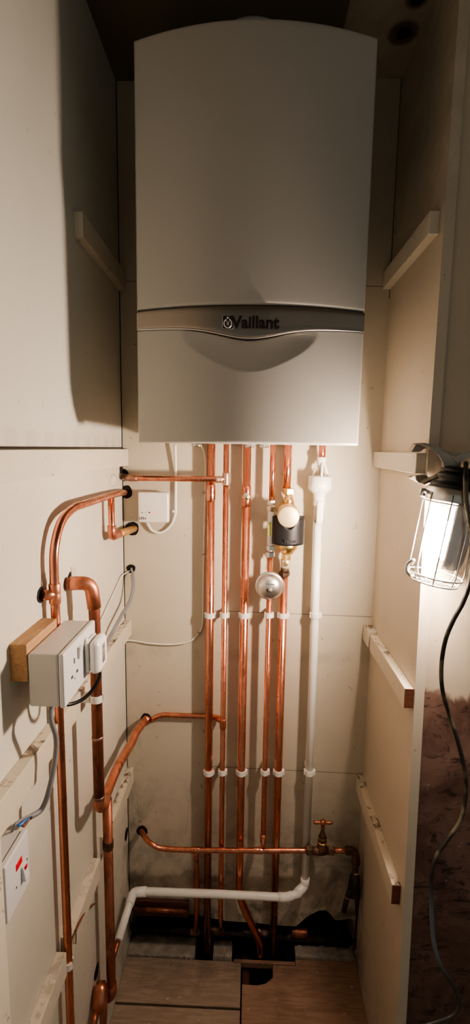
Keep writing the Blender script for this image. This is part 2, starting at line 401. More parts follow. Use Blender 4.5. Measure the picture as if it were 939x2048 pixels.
# ---------------------------------------------------------------- battens (shelf bearers)
def batten(label, poly_yz, x0, x1, mat, bev=.0012, end=None):
    m = MB().prism([(x0, y, z) for y, z in poly_yz], (x1-x0, 0, 0))
    r = thing('wooden_batten', label, 'batten', (x0, sum(p[0] for p in poly_yz)/len(poly_yz), min(p[1] for p in poly_yz)), 'shelf battens on the side walls') if end else None
    o = link('rail' if end else 'wooden_batten', m, mat, r)
    md = o.modifiers.new('b', 'BEVEL'); md.width = bev; md.segments = 2
    if not end: tag(o, label, 'batten', 'shelf battens on the side walls')
    else: tag(link('end_grain', end, ENDW if mat is BATD else BATD, r), 'raw unpainted end')
    return r or o
def bz(y0, y1, z0, z1): return [(y0, z0), (y1, z0), (y1, z1), (y0, z1)]
LB = YB-.0005
batten('short cream batten high on the left wall beside the boiler', bz(.984, LB, 1.965, 2.012), XL, XL+.018, BAT)
batten('long cream batten running level along the left wall at boiler underside', bz(.561, LB, 1.508, 1.553), XL, XL+.018, BAT)
batten('grubby cream batten below the socket box, in front of the thin copper pipe', [(.561, 1.022), (.779, 1.022), (.779, 1.069), (.561, 1.075)], XL, XL+.020, BATD)
batten('cream batten from behind the plug back to the corner with the grey cables on it', bz(.8015, LB, 1.022, 1.068), XL, XL+.020, BATD)
batten('low dark-topped cream batten on the left wall by the back corner', bz(1.045, LB, .556, .604), XL, XL+.020, BATD)
batten('low cream batten on the left wall under the red-lit switch', bz(.8015, .985, .556, .604), XL, XL+.020, BAT)
batten('lowest foreground cream batten on the left wall, below the notch', bz(.561, .779, .550, .600), XL, XL+.020, BAT)
xr0 = XR-.0195
batten('pale batten high on the right wall beside the boiler', bz(.985, LB, 1.972, 2.014), xr0, XR, BAT)
batten('pale batten on the right wall gripped by the lamp clamp', bz(.972, LB, 1.5145, 1.5555), xr0, XR, BAT)
batten('chipped batten on the right wall level with the stain edge', bz(.950, 1.24, 1.022, 1.066), xr0, XR, BATD,
       end=MB().box((xr0+.001, .9488, 1.023), (XR-.001, .9505, 1.065)))
batten('short broken batten stub in the right back corner', bz(1.247, LB, 1.026, 1.072), xr0-.003, XR, BATD)
batten('low dirty batten on the right wall with raw brown end', bz(.948, LB, .556, .604), xr0, XR, BATD,
       end=MB().box((xr0+.0008, .9465, .557), (XR-.0008, .9485, .603)))

# ---------------------------------------------------------------- boiler
XC, HW, BUL = -.0065, .2195, .043
def yf(x): return .958-BUL*(1-((x-XC)/HW)**2)
ZB, ZTOP = 1.568, 2.288
bo = thing('wall_boiler', 'large white-grey wall-hung boiler with bowed front filling the alcove top', 'boiler', (XC, 1.15, ZB))
def outline(ins=0, yb=YB-.004):
    pts = [(XC-HW+ins, yb)]
    for i in range(33):
        x = XC-HW+ins+(2*HW-2*ins)*i/32; pts.append((x, yf(x)+.028))
    pts.append((XC+HW-ins, yb)); return pts
link('casing', MB().prism([(x, y, ZB+.003) for x, y in outline(.0015)], (0, 0, ZTOP-ZB-.005)), SIDE, bo)
def edge(u, v, e=.03):
    "roll the edge of a pressed panel back by a few mm"
    k = 0
    for q in (u, 1-u, v, 1-v):
        if q < e: k = max(k, (1-q/e)**3)
    return k
NU = 72
def us(u):  # denser towards the edges
    return .5-.5*math.cos(math.pi*u)
def upper(u, v):
    a, b = us(u), us(v); x = XC-HW+2*HW*a; z = 1.8215+(ZTOP-1.8215)*b
    d = min(a*2*HW, (1-a)*2*HW, b*(ZTOP-1.8215), (1-b)*(ZTOP-1.8215)); k = max(0, 1-d/.004)
    return (x, yf(x)+.0045*k*k, z)
link('front_panel', MB().slab(upper, NU, 40, (0, .026, 0)), PANEL, bo)
def zb(x):
    t = x-XC; return 1.7835-.018*math.exp(-(t/.075)**2)-.004*max(0, 1-(t/.2)**2)
def sm(a, b, x):
    t = max(0, min(1, (x-a)/(b-a))); return t*t*(3-2*t)
def lower(u, v):
    a = u if True else us(u); x = XC-HW+2*HW*us(u); zt = zb(x)-.0008; z = ZB+(zt-ZB)*v
    t = (x-XC)/.128; rr = math.sqrt(t*t+((zt-z)/.058)**2)
    rec = .0155*(1-min(1, rr))**.85
    d = min(us(u)*2*HW, (1-us(u))*2*HW, (z-ZB)); k = max(0, 1-d/.004)
    return (x, yf(x)+.0045*k*k+rec, z)
link('lower_flap', MB().slab(lower, 120, 90, (0, .030, 0)), PANEL, bo)
def bandf(u, v):
    x = XC-HW+.0005+2*(HW-.0005)*us(u); z0 = zb(x); z = z0+(1.8195-z0)*v
    return (x, yf(x)-.0012+.002*(abs(v-.5)*2)**8, z)
bd = link('trim_band', MB().slab(bandf, NU, 12, (0, .012, 0)), BAND, bo)
link('shadow_gap', MB().slab(lambda u, v: (XC-HW+.002+2*(HW-.002)*u, yf(XC-HW+.002+2*(HW-.002)*u)+.0035, 1.8185+.004*v), 40, 1, (0, .005, 0)), INK, bo)
link('band_edge_highlight', MB().tube([(XC-HW+.001+2*(HW-.001)*i/80, yf(XC-HW+.001+2*(HW-.001)*i/80)-.0018, zb(XC-HW+.001+2*(HW-.001)*i/80)+.0004) for i in range(81)], .0011, 8), STEEL, bo)
lc = at(510, 646, Y=.914)
text('lettering', 'Vaillant', .030, .0012, (lc.x, .9128, lc.z), (1, 0, 0), (0, 0, 1), LOGOD, bd, .0009, sx=.98)
ec = at(455.5, 645, Y=.915); ey = .9135
em = MB()
def rrect(cx, cz, w, h, r, n=5):
    o = []
    for sx, sz, a0 in ((1, 1, 0), (-1, 1, 90), (-1, -1, 180), (1, -1, 270)):
        for k in range(n+1):
            a = math.radians(a0+90*k/n); o.append((cx+sx*(w/2-r)+r*math.cos(a), cz+sz*(h/2-r)+r*math.sin(a)))
    return o
em.prism([(x, ey+.0006, z) for x, z in rrect(ec.x, ec.z, .0195, .0235, .002)], (0, -.0012, 0)); link('emblem_plate', em, LOGOD, bd)
em = MB()
loop = rrect(ec.x, ec.z, .0195, .0235, .002); em.tube([(x, ey-.001, z) for x, z in loop]+[(loop[0][0], ey-.001, loop[0][1])], .0005, 6)
em.tube([(ec.x+.0068*math.cos(a), ey-.001, ec.z-.0018+.0078*math.sin(a)) for a in [math.radians(115+k*310/24) for k in range(25)]], .0014, 8)
em.lathe((ec.x, ey-.0005, ec.z+.0078), (0, -1, 0), [(0, .0026), (.001, .0022), (.0013, 0)], 16)
for s in (-1, 1): em.tube([(ec.x+s*.0012, ey-.001, ec.z-.006), (ec.x+s*.0014, ey-.001, ec.z+.001), (ec.x+s*.0042, ey-.001, ec.z+.004)], .0009, 6)
link('emblem', em, STEEL, bd)
for px in (392, 499, 528):   # fixings peeping out under the casing
    p = at(px, 893, Y=1.24); m = MB().nut((p.x, 1.24, ZB-.006), (p.x, 1.24, ZB+.004), .008).tube([(p.x-.012, 1.24, ZB-.003), (p.x+.012, 1.24, ZB-.003)], .003, 10)
    link('fixing_screw', m, CHROME, bo)
fp = thing('flue_pipe', 'round white flue rising from boiler top to the ceiling', 'flue', (-.0115, 1.216, ZTOP-.002))
link('pipe', MB().lathe((-.0115, 1.216, ZTOP-.002), (0, 0, 1), [(0, .05), (ZT-ZTOP+.001, .05)], 36), FLUE, fp)
link('ceiling_collar', MB().lathe((-.0115, 1.216, ZT-.001), (0, 0, -1), [(0, .086), (.006, .086), (.010, .080), (.012, .052)], 40), FLUE, fp)
link('boiler_collar', MB().lathe((-.0115, 1.216, ZTOP-.002), (0, 0, 1), [(0, .066), (.012, .066), (.016, .058)], 36), FLUE, fp)

# ---------------------------------------------------------------- copper pipes under the boiler
def xat(Y, *pp): return sum(at(a, b, Y=Y).x for a, b in pp)/len(pp)
def zat(px, py, Y): return at(px, py, Y=Y).z
ZP = ZB+.002
Y22, Y15 = 1.279, 1.266
PX = {1: xat(Y22, (421, 950), (419, 1230), (418, 1540), (414, 1880)), 2: xat(Y15, (451, 950), (448, 1230), (445, 1540)), 3: xat(Y22, (492, 950), (487, 1230), (484, 1540)),
      4: xat(Y15, (543, 950), (537, 1230), (530, 1540)), 5: xat(Y22, (574, 950), (564, 1230), (557, 1540)), 6: xat(1.268, (639, 1080), (627, 1230), (618, 1540))}
GP = 'copper pipes dropping from the boiler'
def collar(parent, p, d, L, r, mat=COP, name='coupling'):
    p = V(p); d = V(d).normalized(); return link(name, MB().lathe(p-d*L/2, d, [(0, r*.93), (.0015, r), (L/2-.001, r), (L/2, r*.975), (L/2+.001, r), (L-.0015, r), (L, r*.93)], 24), mat, parent)
def pipe(label, pts, r, mat, fil=.03, group=None, cat='pipe', raw=False, name='copper_pipe'):
    pp = pts if raw else fillet(pts, fil, 8); p0 = V(pp[0])
    t = thing(name, label, cat, p0, group); link('tube', MB().tube(pp, r), mat, t); return t
x = PX[1]
p1 = pipe('leftmost vertical copper pipe under the boiler, thick with a coupling', [(x, Y22, ZP), (x, Y22, -.06)], .011, COP, group=GP)
collar(p1, (x, Y22, zat(420, 985, Y22)), (0, 0, 1), .045, .0125)
x = PX[2]
p2 = pipe('thin vertical copper pipe second from the left with two tees', [(x, Y15, ZP), (x, Y15, zat(443, 1840, Y15)), (x, 1.315, zat(443, 1866, 1.319))], .0075, COP, group=GP)
zt = zat(451, 958, Y15); collar(p2, (x, Y15, zt), (0, 0, 1), .034, .0095, SOLD, 'tee'); zt2 = zat(444, 1447, Y15); collar(p2, (x, Y15, zt2), (0, 0, 1), .03, .0093, COPD, 'tee')
x = PX[3]; zk = zat(481, 1781, Y22)
pe = at(519, 1913, Y=Y22)
p3 = pipe('middle vertical copper pipe bending right into the floor hole', [(x, Y22, ZP), (x, Y22, zk-.01), (x+.012, Y22, zk-.05), (pe.x, Y22, pe.z+.05), (pe.x+.002, Y22, -.06)], .011, COP, .03, GP)
zc = zat(491, 992, Y22); collar(p3, (x, Y22, zc), (0, 0, 1), .055, .0128)
dr = link('drain_plug', MB().lathe((x, Y22-.010, zc), (0, -1, 0), [(0, .010), (.008, .0105), (.011, .0095), (.012, .007)], 24), STEEL, p3)
link('brass_screw', MB().lathe((x, Y22-.020, zc-.001), (0, -1, 0), [(0, .0062), (.006, .0062), (.0072, .005), (.0075, 0)], 20), BRASS, dr)
x = PX[4]; zA = zat(541, 1000, Y15); zB1 = zat(541, 1022, Y15); zB2 = zat(541, 1090, Y15); zC = zat(540, 1114, Y15); zH3 = zat(526, 1700, 1.245)
p4 = thing('copper_pipe', 'thin vertical copper pipe with chrome nuts and a white insert', 'pipe', (x, Y15, zH3), GP)
link('tube', MB().tube([(x, Y15, ZP), (x, Y15, zA-.01)], .0075), COP, p4)
link('tube', MB().tube(fillet([(x, Y15, zC+.01), (x, Y15, zH3+.03), (x, 1.247, zH3+.004)], .015), .0075), COP, p4)
ins = link('white_insert', MB().lathe((x, Y15, zB1+.004), (0, 0, -1), [(0, .0085), (.004, .0095), (zB1-zB2, .0095), (zB1-zB2+.008, .0085)], 24), WPL, p4)
link('label_strip', MB().box((x-.0065, Y15-.0102, zat(541, 1070, Y15)), (x-.001, Y15-.0075, zat(541, 1043, Y15))), LABEL, ins)
for za, zb_ in ((zA, zB1), (zB2, zC)):
    h = (za-zb_)/2
    link('compression_nut', MB().nut((x, Y15, za), (x, Y15, za-h+.002), .0118), CHROME, p4); link('compression_nut', MB().nut((x, Y15, za-h-.001), (x, Y15, zb_), .0128), CHROME, p4)
    link('nut_ring', MB().lathe((x, Y15, za-h+.003), (0, 0, -1), [(0, .0095), (.005, .0095)], 20), CHROME, p4)
collar(p4, (x, Y15-.004, zH3+.022), (0, .3, 1), .022, .0092, COPD, 'solder_ring')
x = PX[5]; z0 = zat(574, 985, Y22); z1 = zat(569, 1148, Y22)
p5 = thing('copper_pipe', 'thick vertical copper pipe passing through the brass filter', 'pipe', (x, Y22, -.05), GP)
link('tube', MB().tube([(x, Y22, ZP), (x, Y22, z0)], .011), COP, p5); link('tube', MB().tube([(x, Y22, z1), (x, Y22, -.06)], .011), COP, p5)
for xx, yy in ((PX[5], Y22), (PX[1], Y22)): pass

# magnetic filter on pipe 5
fx = xat(1.255, (576, 1030)); FY = 1.262
zcap = zat(576, 1031, 1.21)
ft = thing('magnetic_filter', 'brass system filter with black sleeve and round brass cap', 'filter', (fx, FY, z1))
link('top_nut', MB().nut((fx, FY+.008, zat(574, 978, 1.25)), (fx, FY+.008, zat(574, 990, 1.25)), .0165), BRASS, ft)
link('neck', MB().lathe((fx, FY+.006, zat(574, 988, 1.25)), (0, 0, -1), [(0, .011), (.008, .0095), (.014, .013), (.03, .017)], 24), BRASS, ft)
cap = link('body', MB().lathe((fx-.003, 1.282, zcap), (0, -1, 0), [(0, .024), (.004, .0285), (.052, .0285), (.0545, .027), (.055, .026)], 40), BRASS, ft)
zc2 = zcap-.001
lid = link('round_cap', MB().lathe((fx-.0045, 1.229, zc2), (0, -1, 0), [(0, .0272), (.040, .0272), (.0425, .0262), (.043, .025), (.0431, 0)], 44), LIDM, ft)
link('cap_engraving', MB().tube([(fx-.013, 1.1858, zc2+.004), (fx-.001, 1.1858, zc2+.004)], .0004, 6).tube([(fx-.015, 1.1858, zc2-.002), (fx+.001, 1.1858, zc2-.002)], .0004, 6).tube([(fx-.012, 1.1858, zc2+.009), (fx-.001, 1.1858, zc2+.009)], .0004, 6), BRASSD, lid)
zs0 = zat(576, 1094, 1.21); zst_ = zat(576, 1037, 1.21)
def sleeve(u, v):
    a = math.radians(-100+200*u); r = .0425; top = zst_-.030*math.exp(-(math.sin(a)/.55)**2)*(1 if abs(a) < 1.57 else 0)
    z = zs0+(top-zs0)*v
    return (fx+.0005+r*math.sin(a), FY-.002-r*math.cos(a)*.9, z)
m = MB(); nu, nv = 48, 10
g = [[m.b.verts.new(sleeve(i/nu, j/nv)) for j in range(nv+1)] for i in range(nu+1)]
def inner(u, v):
    p = V(sleeve(u, v)); c = V((fx, FY-.002, p.z)); return c+(p-c)*.72
h = [[m.b.verts.new(inner(i/nu, j/nv)) for j in range(nv+1)] for i in range(nu+1)]
for i in range(nu):
    for j in range(nv):
        f = m.b.faces.new((g[i][j], g[i+1][j], g[i+1][j+1], g[i][j+1])); f.smooth = True
        f = m.b.faces.new((h[i][j], h[i][j+1], h[i+1][j+1], h[i+1][j])); f.smooth = True
    m.b.faces.new((g[i][0], h[i][0], h[i+1][0], g[i+1][0])); m.b.faces.new((g[i][nv], g[i+1][nv], h[i+1][nv], h[i][nv]))
for j in range(nv):
    m.b.faces.new((g[0][j], g[0][j+1], h[0][j+1], h[0][j])); m.b.faces.new((g[nu][j], h[nu][j], h[nu][j+1], g[nu][j+1]))
sl = link('black_sleeve', m, BLKP, ft)
text('lettering', 'Vaillant', .0105, .0012, (fx+.004, FY-.002-.0385, zat(580, 1083, 1.22)), (1, .12, 0), (0, 0, 1), BLK, sl, .0003)
zq = zs0+.004
link('lower_body', MB().lathe((fx, FY-.006, zq), (0, 0, -1), [(0, .0275), (.012, .0275), (.017, .026), (.026, .018), (.031, .015)], 40), BRASS, ft)
zq2 = zq-.029
link('hex_stem', MB().nut((fx-.001, FY-.002, zq2), (fx-.001, FY-.002, zq2-.020), .0135), BRASS, ft)
zv = zq2-.018
vb = link('isolation_valve', MB().lathe((fx-.002, FY+.004, zv), (0, 0, -1), [(0, .0105), (.003, .0135), (.022, .0135), (.027, .012)], 24), plain('nickel_cream', (.80, .70, .55), .3, .6), ft)
link('valve_screw', MB().lathe((fx-.003, FY-.008, zv-.012), (0, -1, 0), [(0, .0065), (.006, .0060), (.007, .0035), (.0065, 0)], 20), BRASS, vb)
link('bottom_nut', MB().nut((x, Y22-.003, z1+.008), (x, Y22-.003, z1-.004), .0165).lathe((x+.001, Y22-.006, zv-.025), (0, 0, -1), [(0, .0115), (max(.002, zv-.025-z1-.006), .0115)], 20), BRASSD, ft)

# alarm-bell shaped gauge
gx = xat(1.215, (539.5, 1176)); gz = zat(539.5, 1176, 1.215)
be = thing('bell_gauge', 'round shiny steel bell-shaped disc in front of the copper pipes', 'bell', (gx, 1.23, gz-.037))
link('backplate', MB().lathe((gx, 1.246, gz), (0, -1, 0), [(0, .032), (.003, .0375), (.010, .0389), (.014, .0380), (.016, .0343)], 56), STEEL, be)
dm = link('dome', MB().lathe((gx, 1.232, gz-.001), (0, -1, 0), [(0, .0343), (.006, .0336), (.012, .0306), (.017, .0258), (.021, .019), (.0235, .0105), (.0245, 0)], 56), STEEL, be)
link('centre_screw', MB().lathe((gx, 1.2085, gz-.003), (0, -1, 0), [(0, .0065), (.002, .0065), (.0025, .004), (.006, .004), (.0072, .0028), (.0074, 0)], 20), DARKST, dm)
link('slot_shadow', MB().lathe((gx-.005, 1.2095, gz-.0035), (0, -1, 0), [(0, .005), (.0014, .005), (.0016, 0)], 16), INK, dm)
text('lettering', 'BONEGA', .0058, .0006, (gx+.0005, 1.2085, gz+.0118), (1, 0, 0), (0, -.5, 1), GREYP, dm, .00008)
for k, (w, dz) in enumerate(((.026, .0075), (.033, .0045), (.037, .0015))):
    for s in (-1, 1): link('fine_print', MB().tube([(gx+s*.0065, 1.2092-.0003*k, gz+dz), (gx+s*w*.45, 1.2125-.0003*k, gz+dz)], .0004, 5), GREYP, dm)
link('bracket', MB().box((gx-.006, 1.244, gz-.006), (gx+.006, 1.2605, gz+.006), .001), DARKST, be)

# horizontal branches
zr = at(250, 955, Y=1.295)
h1 = pipe('thin level copper pipe from the left corner to the second pipe', [at(247, 954, Y=1.304), at(262, 956, Y=1.262), (PX[1]-.05, 1.2585, zt-.001), (PX[1]+.012, 1.2585, zt), (PX[2], Y15, zt)], .0075, COP, .02)
link('tarnished_end', MB().tube([at(247, 954, Y=1.303), at(264, 956, Y=1.2625), at(275, 957, Y=1.262)], [.0095, .009, .0078]), SOLD, h1)
collar(h1, at(437, 959, Y=1.2605), (1, .25, 0), .018, .0092, SOLD, 'solder_joint')
xh = xat(1.2990, (300, 1441))
h2 = pipe('thin level copper pipe from the wall hole to the second pipe', [at(300, 1441, Y=1.293), (xh+.03, 1.2985, zt2+.001), (PX[1], 1.2990, zt2), (PX[2]-.017, 1.297, zt2), (PX[2], Y15+.003, zt2)], .0072, COP, .02)
collar(h2, (PX[2]-.013, 1.288, zt2), (1, -1, 0), .012, .009, COPD, 'elbow')
# lower cold water pipe with stopcock
YH = 1.2455
HP = [at(283, 1659, Y=1.306), at(287, 1670, Y=1.275), at(303, 1688, Y=YH), at(335, 1698, Y=YH), at(460, 1701, Y=YH), at(620, 1701, Y=YH)]
h3 = pipe('curved cold water pipe crossing in front of the vertical pipes', spline(HP, 10), .0075, COP, raw=True)
for q in ((390, 1700), (516, 1701)): collar(h3, at(*q, Y=YH), (1, 0, 0), .028, .0092, COP, 'tee')
link('tube', MB().tube([at(658, 1701, Y=YH), at(700, 1701, Y=YH)], .0075), COPD, h3)
bx = at(391, 1701, Y=YH)
br = pipe('short copper branch hanging from the cold water pipe', [(bx.x, YH, bx.z-.004), (bx.x, YH+.004, bx.z-.03), (bx.x-.001, 1.28, bx.z-.06), (bx.x-.001, 1.292, .16), (bx.x-.003, 1.292, .06)], .0075, COPD, .02)
collar(br, (bx.x-.001, 1.290, .235), (0, 0, 1), .024, .0092, COPD, 'coupling')
# stopcock
sc = at(641, 1701, Y=YH)
st = thing('stopcock', 'old brass stopcock with crosshead handle on the cold pipe', 'tap', (sc.x, YH, sc.z-.012))
for a, b in (((612, 1701), (625, 1701)), ((655, 1701), (668, 1701))): link('compression_nut', MB().nut(at(*a, Y=YH), at(*b, Y=YH), .0135), BRASSD, st)
link('body', MB().lathe(at(622, 1701, Y=YH), (1, 0, 0), [(0, .009), (.006, .0105), (.018, .012), (.03, .0125), (.040, .0105), (.047, .009)], 24).lathe((sc.x+.003, YH, sc.z), (0, 0, 1), [(0, .0155), (.012, .0145), (.026, .0125), (.030, .0125)], 24), BRASSD, st)
link('gland_nut', MB().nut((sc.x+.003, YH, sc.z+.028), (sc.x+.003, YH, sc.z+.044), .0135), BRASSD, st)
link('bonnet_ring', MB().lathe((sc.x+.003, YH, sc.z+.026), (0, 0, 1), [(0, .0135), (.003, .0142), (.005, .013)], 24), BRASS, st)
zh = at(642, 1645, Y=YH).z
hd = link('spindle', MB().lathe((sc.x+.003, YH, sc.z+.042), (0, 0, 1), [(0, .0105), (.008, .0095), (.018, .0065), (.024, .005), (zh-sc.z-.046, .006)], 20), BRASSD, st)
hx = sc.x+.0025
link('crosshead_handle', MB().tube([(hx-.027, YH, zh-.0005), (hx-.024, YH, zh-.0004), (hx-.018, YH, zh), (hx-.006, YH, zh), (hx+.006, YH, zh), (hx+.018, YH, zh), (hx+.024, YH, zh+.0006), (hx+.027, YH, zh+.0008)], [.003, .0052, .0052, .004, .004, .0052, .0052, .003], 16).lathe((hx, YH, zh-.009), (0, 0, 1), [(0, .006), (.006, .0085), (.013, .0085), (.017, .005), (.018, 0)], 20), COPO, hd)
# elbow + drain cock at the right corner
e1 = at(704, 1701, Y=YH); e2 = at(709, 1722, Y=YH)
dk = thing('drain_cock', 'blackened corroded drain cock hanging in the right back corner', 'tap', at(705, 1890, Y=1.27))
link('elbow_nut', MB().nut(at(690, 1701, Y=YH), at(699, 1701, Y=YH), .0135), BRASSD, dk)
link('elbow', MB().tube(spline([at(697, 1701, Y=YH), at(706, 1703, Y=YH), at(711, 1714, Y=YH), at(711, 1728, Y=YH)], 6), .0115), BRASSD, dk)
link('neck', MB().lathe(at(711, 1724, Y=YH), (0, 0, -1), [(0, .013), (.008, .011), (.016, .0075), (.026, .008), (.030, .010), (.034, .010)], 20), BRASSD, dk)
link('ring', MB().lathe(at(711, 1742, Y=YH), (0, 0, -1), [(0, .010), (.0025, .0115), (.005, .010)], 20), BRASS, dk)
link('body', MB().tube([at(711, 1746, Y=YH), at(709, 1756, Y=YH), at(707, 1770, Y=YH), at(705, 1786, Y=YH), at(703, 1794, Y=YH)], [.010, .0155, .017, .013, .008], 14), IRON, dk)
link('spout', MB().tube([at(703, 1775, Y=YH), at(697, 1788, Y=1.238), at(693, 1797, Y=1.236), at(690, 1810, Y=1.234), at(687, 1823, Y=1.232)], [.010, .009, .0065, .0075, .0070], 14), IRON, dk)
link('spout_collar', MB().lathe(at(694, 1793, Y=1.2365), at(690, 1810, Y=1.234)-at(694, 1793, Y=1.2365), [(0, .0078), (.004, .0078)], 16), SOLD, dk)
link('tube', MB().tube(spline([at(711, 1775, Y=1.262), at(716, 1800, Y=1.28), at(717, 1850, Y=1.285), at(713, 1885, Y=1.285), at(704, 1893, Y=1.287)], 8), [.0105]*16+[.0105]*17, 16), IRON, dk)
# black iron pipe in the gap below the wall
zi = zat(480, 1866, 1.319)
ip = thing('iron_pipe', 'black iron pipe lying in the gap along the wall bottom', 'pipe', (0, 1.319, zi-.012))
link('tube', MB().tube([(XL+.002, 1.319, zi+.004), (0, 1.319, zi), (XR-.004, 1.319, zi-.012)], .011), IRON, ip)
for px, L, mt in ((390, .03, SOLD), (432, .05, BRASSD), (520, .05, SOLD), (598, .05, COPO)): collar(ip, at(px, 1863+(px-480)*.02, Y=1.3175), (1, 0, -.02), L, .0128, mt, 'fitting')
tk = pipe('thin dark copper pipe above the old skirting at the back left', [(-.34, 1.287, .140), (-.17, 1.287, .138)], .0065, COPO)
# condensate / overflow pipe with tundish
YW = 1.268; x6 = PX[6]; xt = xat(YW, (640, 960))
def zw(py): return zat(640, py, YW)
td = thing('tundish', 'white plastic tundish with open window under a copper stub', 'drain fitting', (xt, YW, zw(1047)))
link('inlet_stub', MB().tube([(xt+.002, YW, ZP), (xt+.002, YW, zw(918))], .0088), COP, td)
link('top_socket', MB().lathe((xt+.001, YW, zw(914)), (0, 0, -1), [(0, .0110), (.002, .0125), (.012, .0125), (.015, .0105), (.022, .0085), (.030, .005)], 28), WPL, td)
m = MB()
for a in (20, 160, 270): 
    ca, sa = math.cos(math.radians(a)), math.sin(math.radians(a))
    m.tube([(xt+.001+ca*.009, YW+sa*.009, zw(924)), (xt+.001+ca*.0135, YW+sa*.0135, zw(936)), (xt+ca*.022, YW+sa*.022, zw(955))], [.0035, .0032, .0036], 10)
link('window_leg', m, WPL, td)
link('nozzle', MB().lathe((xt+.001, YW-.008, zw(938)), (0, 0, -1), [(0, .002), (.002, .0035), (.018, .003)], 14), CHROME, td)
link('cup', MB().lathe((xt-.0005, YW, zw(952)), (0, 0, -1), [(0, .026), (.001, .0305), (.034, .0305), (.040, .026), (.047, .0175), (.066, .0155), (.070, .0165), (.078, .0165), (.080, .0138), (.122, .0135)], 40), WPL, td)
link('clip_tongue', MB().box((xt-.0085, YW-.0185, zw(1046)), (xt+.0095, YW-.012, zw(1000)), .005, seg=4), WPL, td)
ez = at(611, 1768, Y=YW).z
end = at(236, 1882, X=-.333)
wp = thing('plastic_waste_pipe', 'white plastic waste pipe down from the tundish and along the floor', 'pipe', (x6, YW, ez))
link('tube', MB().tube(fillet([(xt-.002, YW, zw(1040)), (x6, YW, zw(1300)), (x6, YW, ez+.01)], .05), .0108, 28), WPL, wp)
W1 = [(x6, YW, ez+.03), (x6, YW, ez-.004), at(600, 1786, Y=1.243), at(572, 1795, Y=1.236), at(430, 1788, Y=1.235), at(290, 1783, Y=1.235), at(266, 1785, Y=1.237), end]
link('tube', MB().tube(fillet(W1[2:], .012), .0108, 28), WPL, wp)
link('elbow', MB().tube(fillet([(x6, YW, ez+.022), (x6, YW, ez-.006), at(592, 1788, Y=1.2415)], .012), .0132, 28), WPL, wp)
el = at(266, 1785, Y=1.237)
link('elbow', MB().tube(fillet([at(292, 1783, Y=1.235), el, el+(end-el).normalized()*.035], .012), .0130, 28), WPL, wp)
link('elbow', MB().tube(fillet([at(584, 1791, Y=1.238), at(572, 1795, Y=1.236), at(556, 1794, Y=1.236)], .01), .0122, 28), WPL, wp)
pipe('short reddish copper tail below the white waste pipe end', [end-V((0, -.004, 0)), end+V((-.003, -.02, -.01)), at(222, 1930, X=-.34)], .0065, COPO, .01)

# ---------------------------------------------------------------- pipe clips
def clip(x, y, z, r, label, group='white pipe clips on the back wall', nrm='Y', wallc=YB):
    "open snap ring on a stalk"
    R = r+.0026; h = .0072; m = MB()
    def pt(a, rr):
        if nrm == 'Y': return (x+rr*math.cos(a), y+rr*math.sin(a))
        return (x+rr*math.sin(a), y+rr*math.cos(a))
    arc = [math.radians(a) for a in range(-250, 71, 16)]
    o = [pt(a, R) for a in arc]; i = [pt(a, r+.0002) for a in arc]
    n = len(o); lo = [[m.b.verts.new((p[0], p[1], z-h)), m.b.verts.new((p[0], p[1], z+h))] for p in o]; li = [[m.b.verts.new((p[0], p[1], z-h)), m.b.verts.new((p[0], p[1], z+h))] for p in i]
    for k in range(n-1):
        for q in ((lo[k][0], lo[k+1][0], lo[k+1][1], lo[k][1]), (li[k][0], li[k][1], li[k+1][1], li[k+1][0]), (lo[k][0], li[k][0], li[k+1][0], lo[k+1][0]), (lo[k][1], lo[k+1][1], li[k+1][1], li[k][1])):
            m.b.faces.new(q).smooth = False
    for k in (0, n-1): m.b.faces.new((lo[k][0], lo[k][1], li[k][1], li[k][0]))
    if nrm == 'Y': m.box((x-r*.9, y+r+.0006, z-h), (x+r*.9, wallc-.0003, z+h), .001)
    else: m.box((wallc+.0003, y-r*.9, z-h), (x-r-.0006, y+r*.9, z+h), .001)
    # wider lugs
    if nrm == 'Y': m.box((x-R-.002, y-.004, z-h), (x-R+.0015, y+.006, z+h), .001).box((x+R-.0015, y-.004, z-h), (x+R+.004, y+.006, z+h), .001)
    return single('pipe_clip', m, CLIPM, label, 'pipe clip', group)
names = {1: 'leftmost thick copper pipe', 2: 'second, thin copper pipe', 3: 'middle thick copper pipe', 4: 'thin copper pipe below the bell disc', 5: 'copper pipe below the brass filter', 6: 'white plastic pipe'}
for row, zz, nm in ((0, 1230, 'upper'), (1, 1544, 'lower')):
    for k in range(1, 7):
        yy = Y22 if k in (1, 3, 5) else (YW if k == 6 else Y15); r = .011 if k in (1, 3, 5) else (.0108 if k == 6 else .0075)
        clip(PX[k], yy, zat({1: 420, 2: 449, 3: 487, 4: 537, 5: 564, 6: 627}[k], zz, yy), r, 'white plastic clip in the %s row on the %s' % (nm, names[k]))

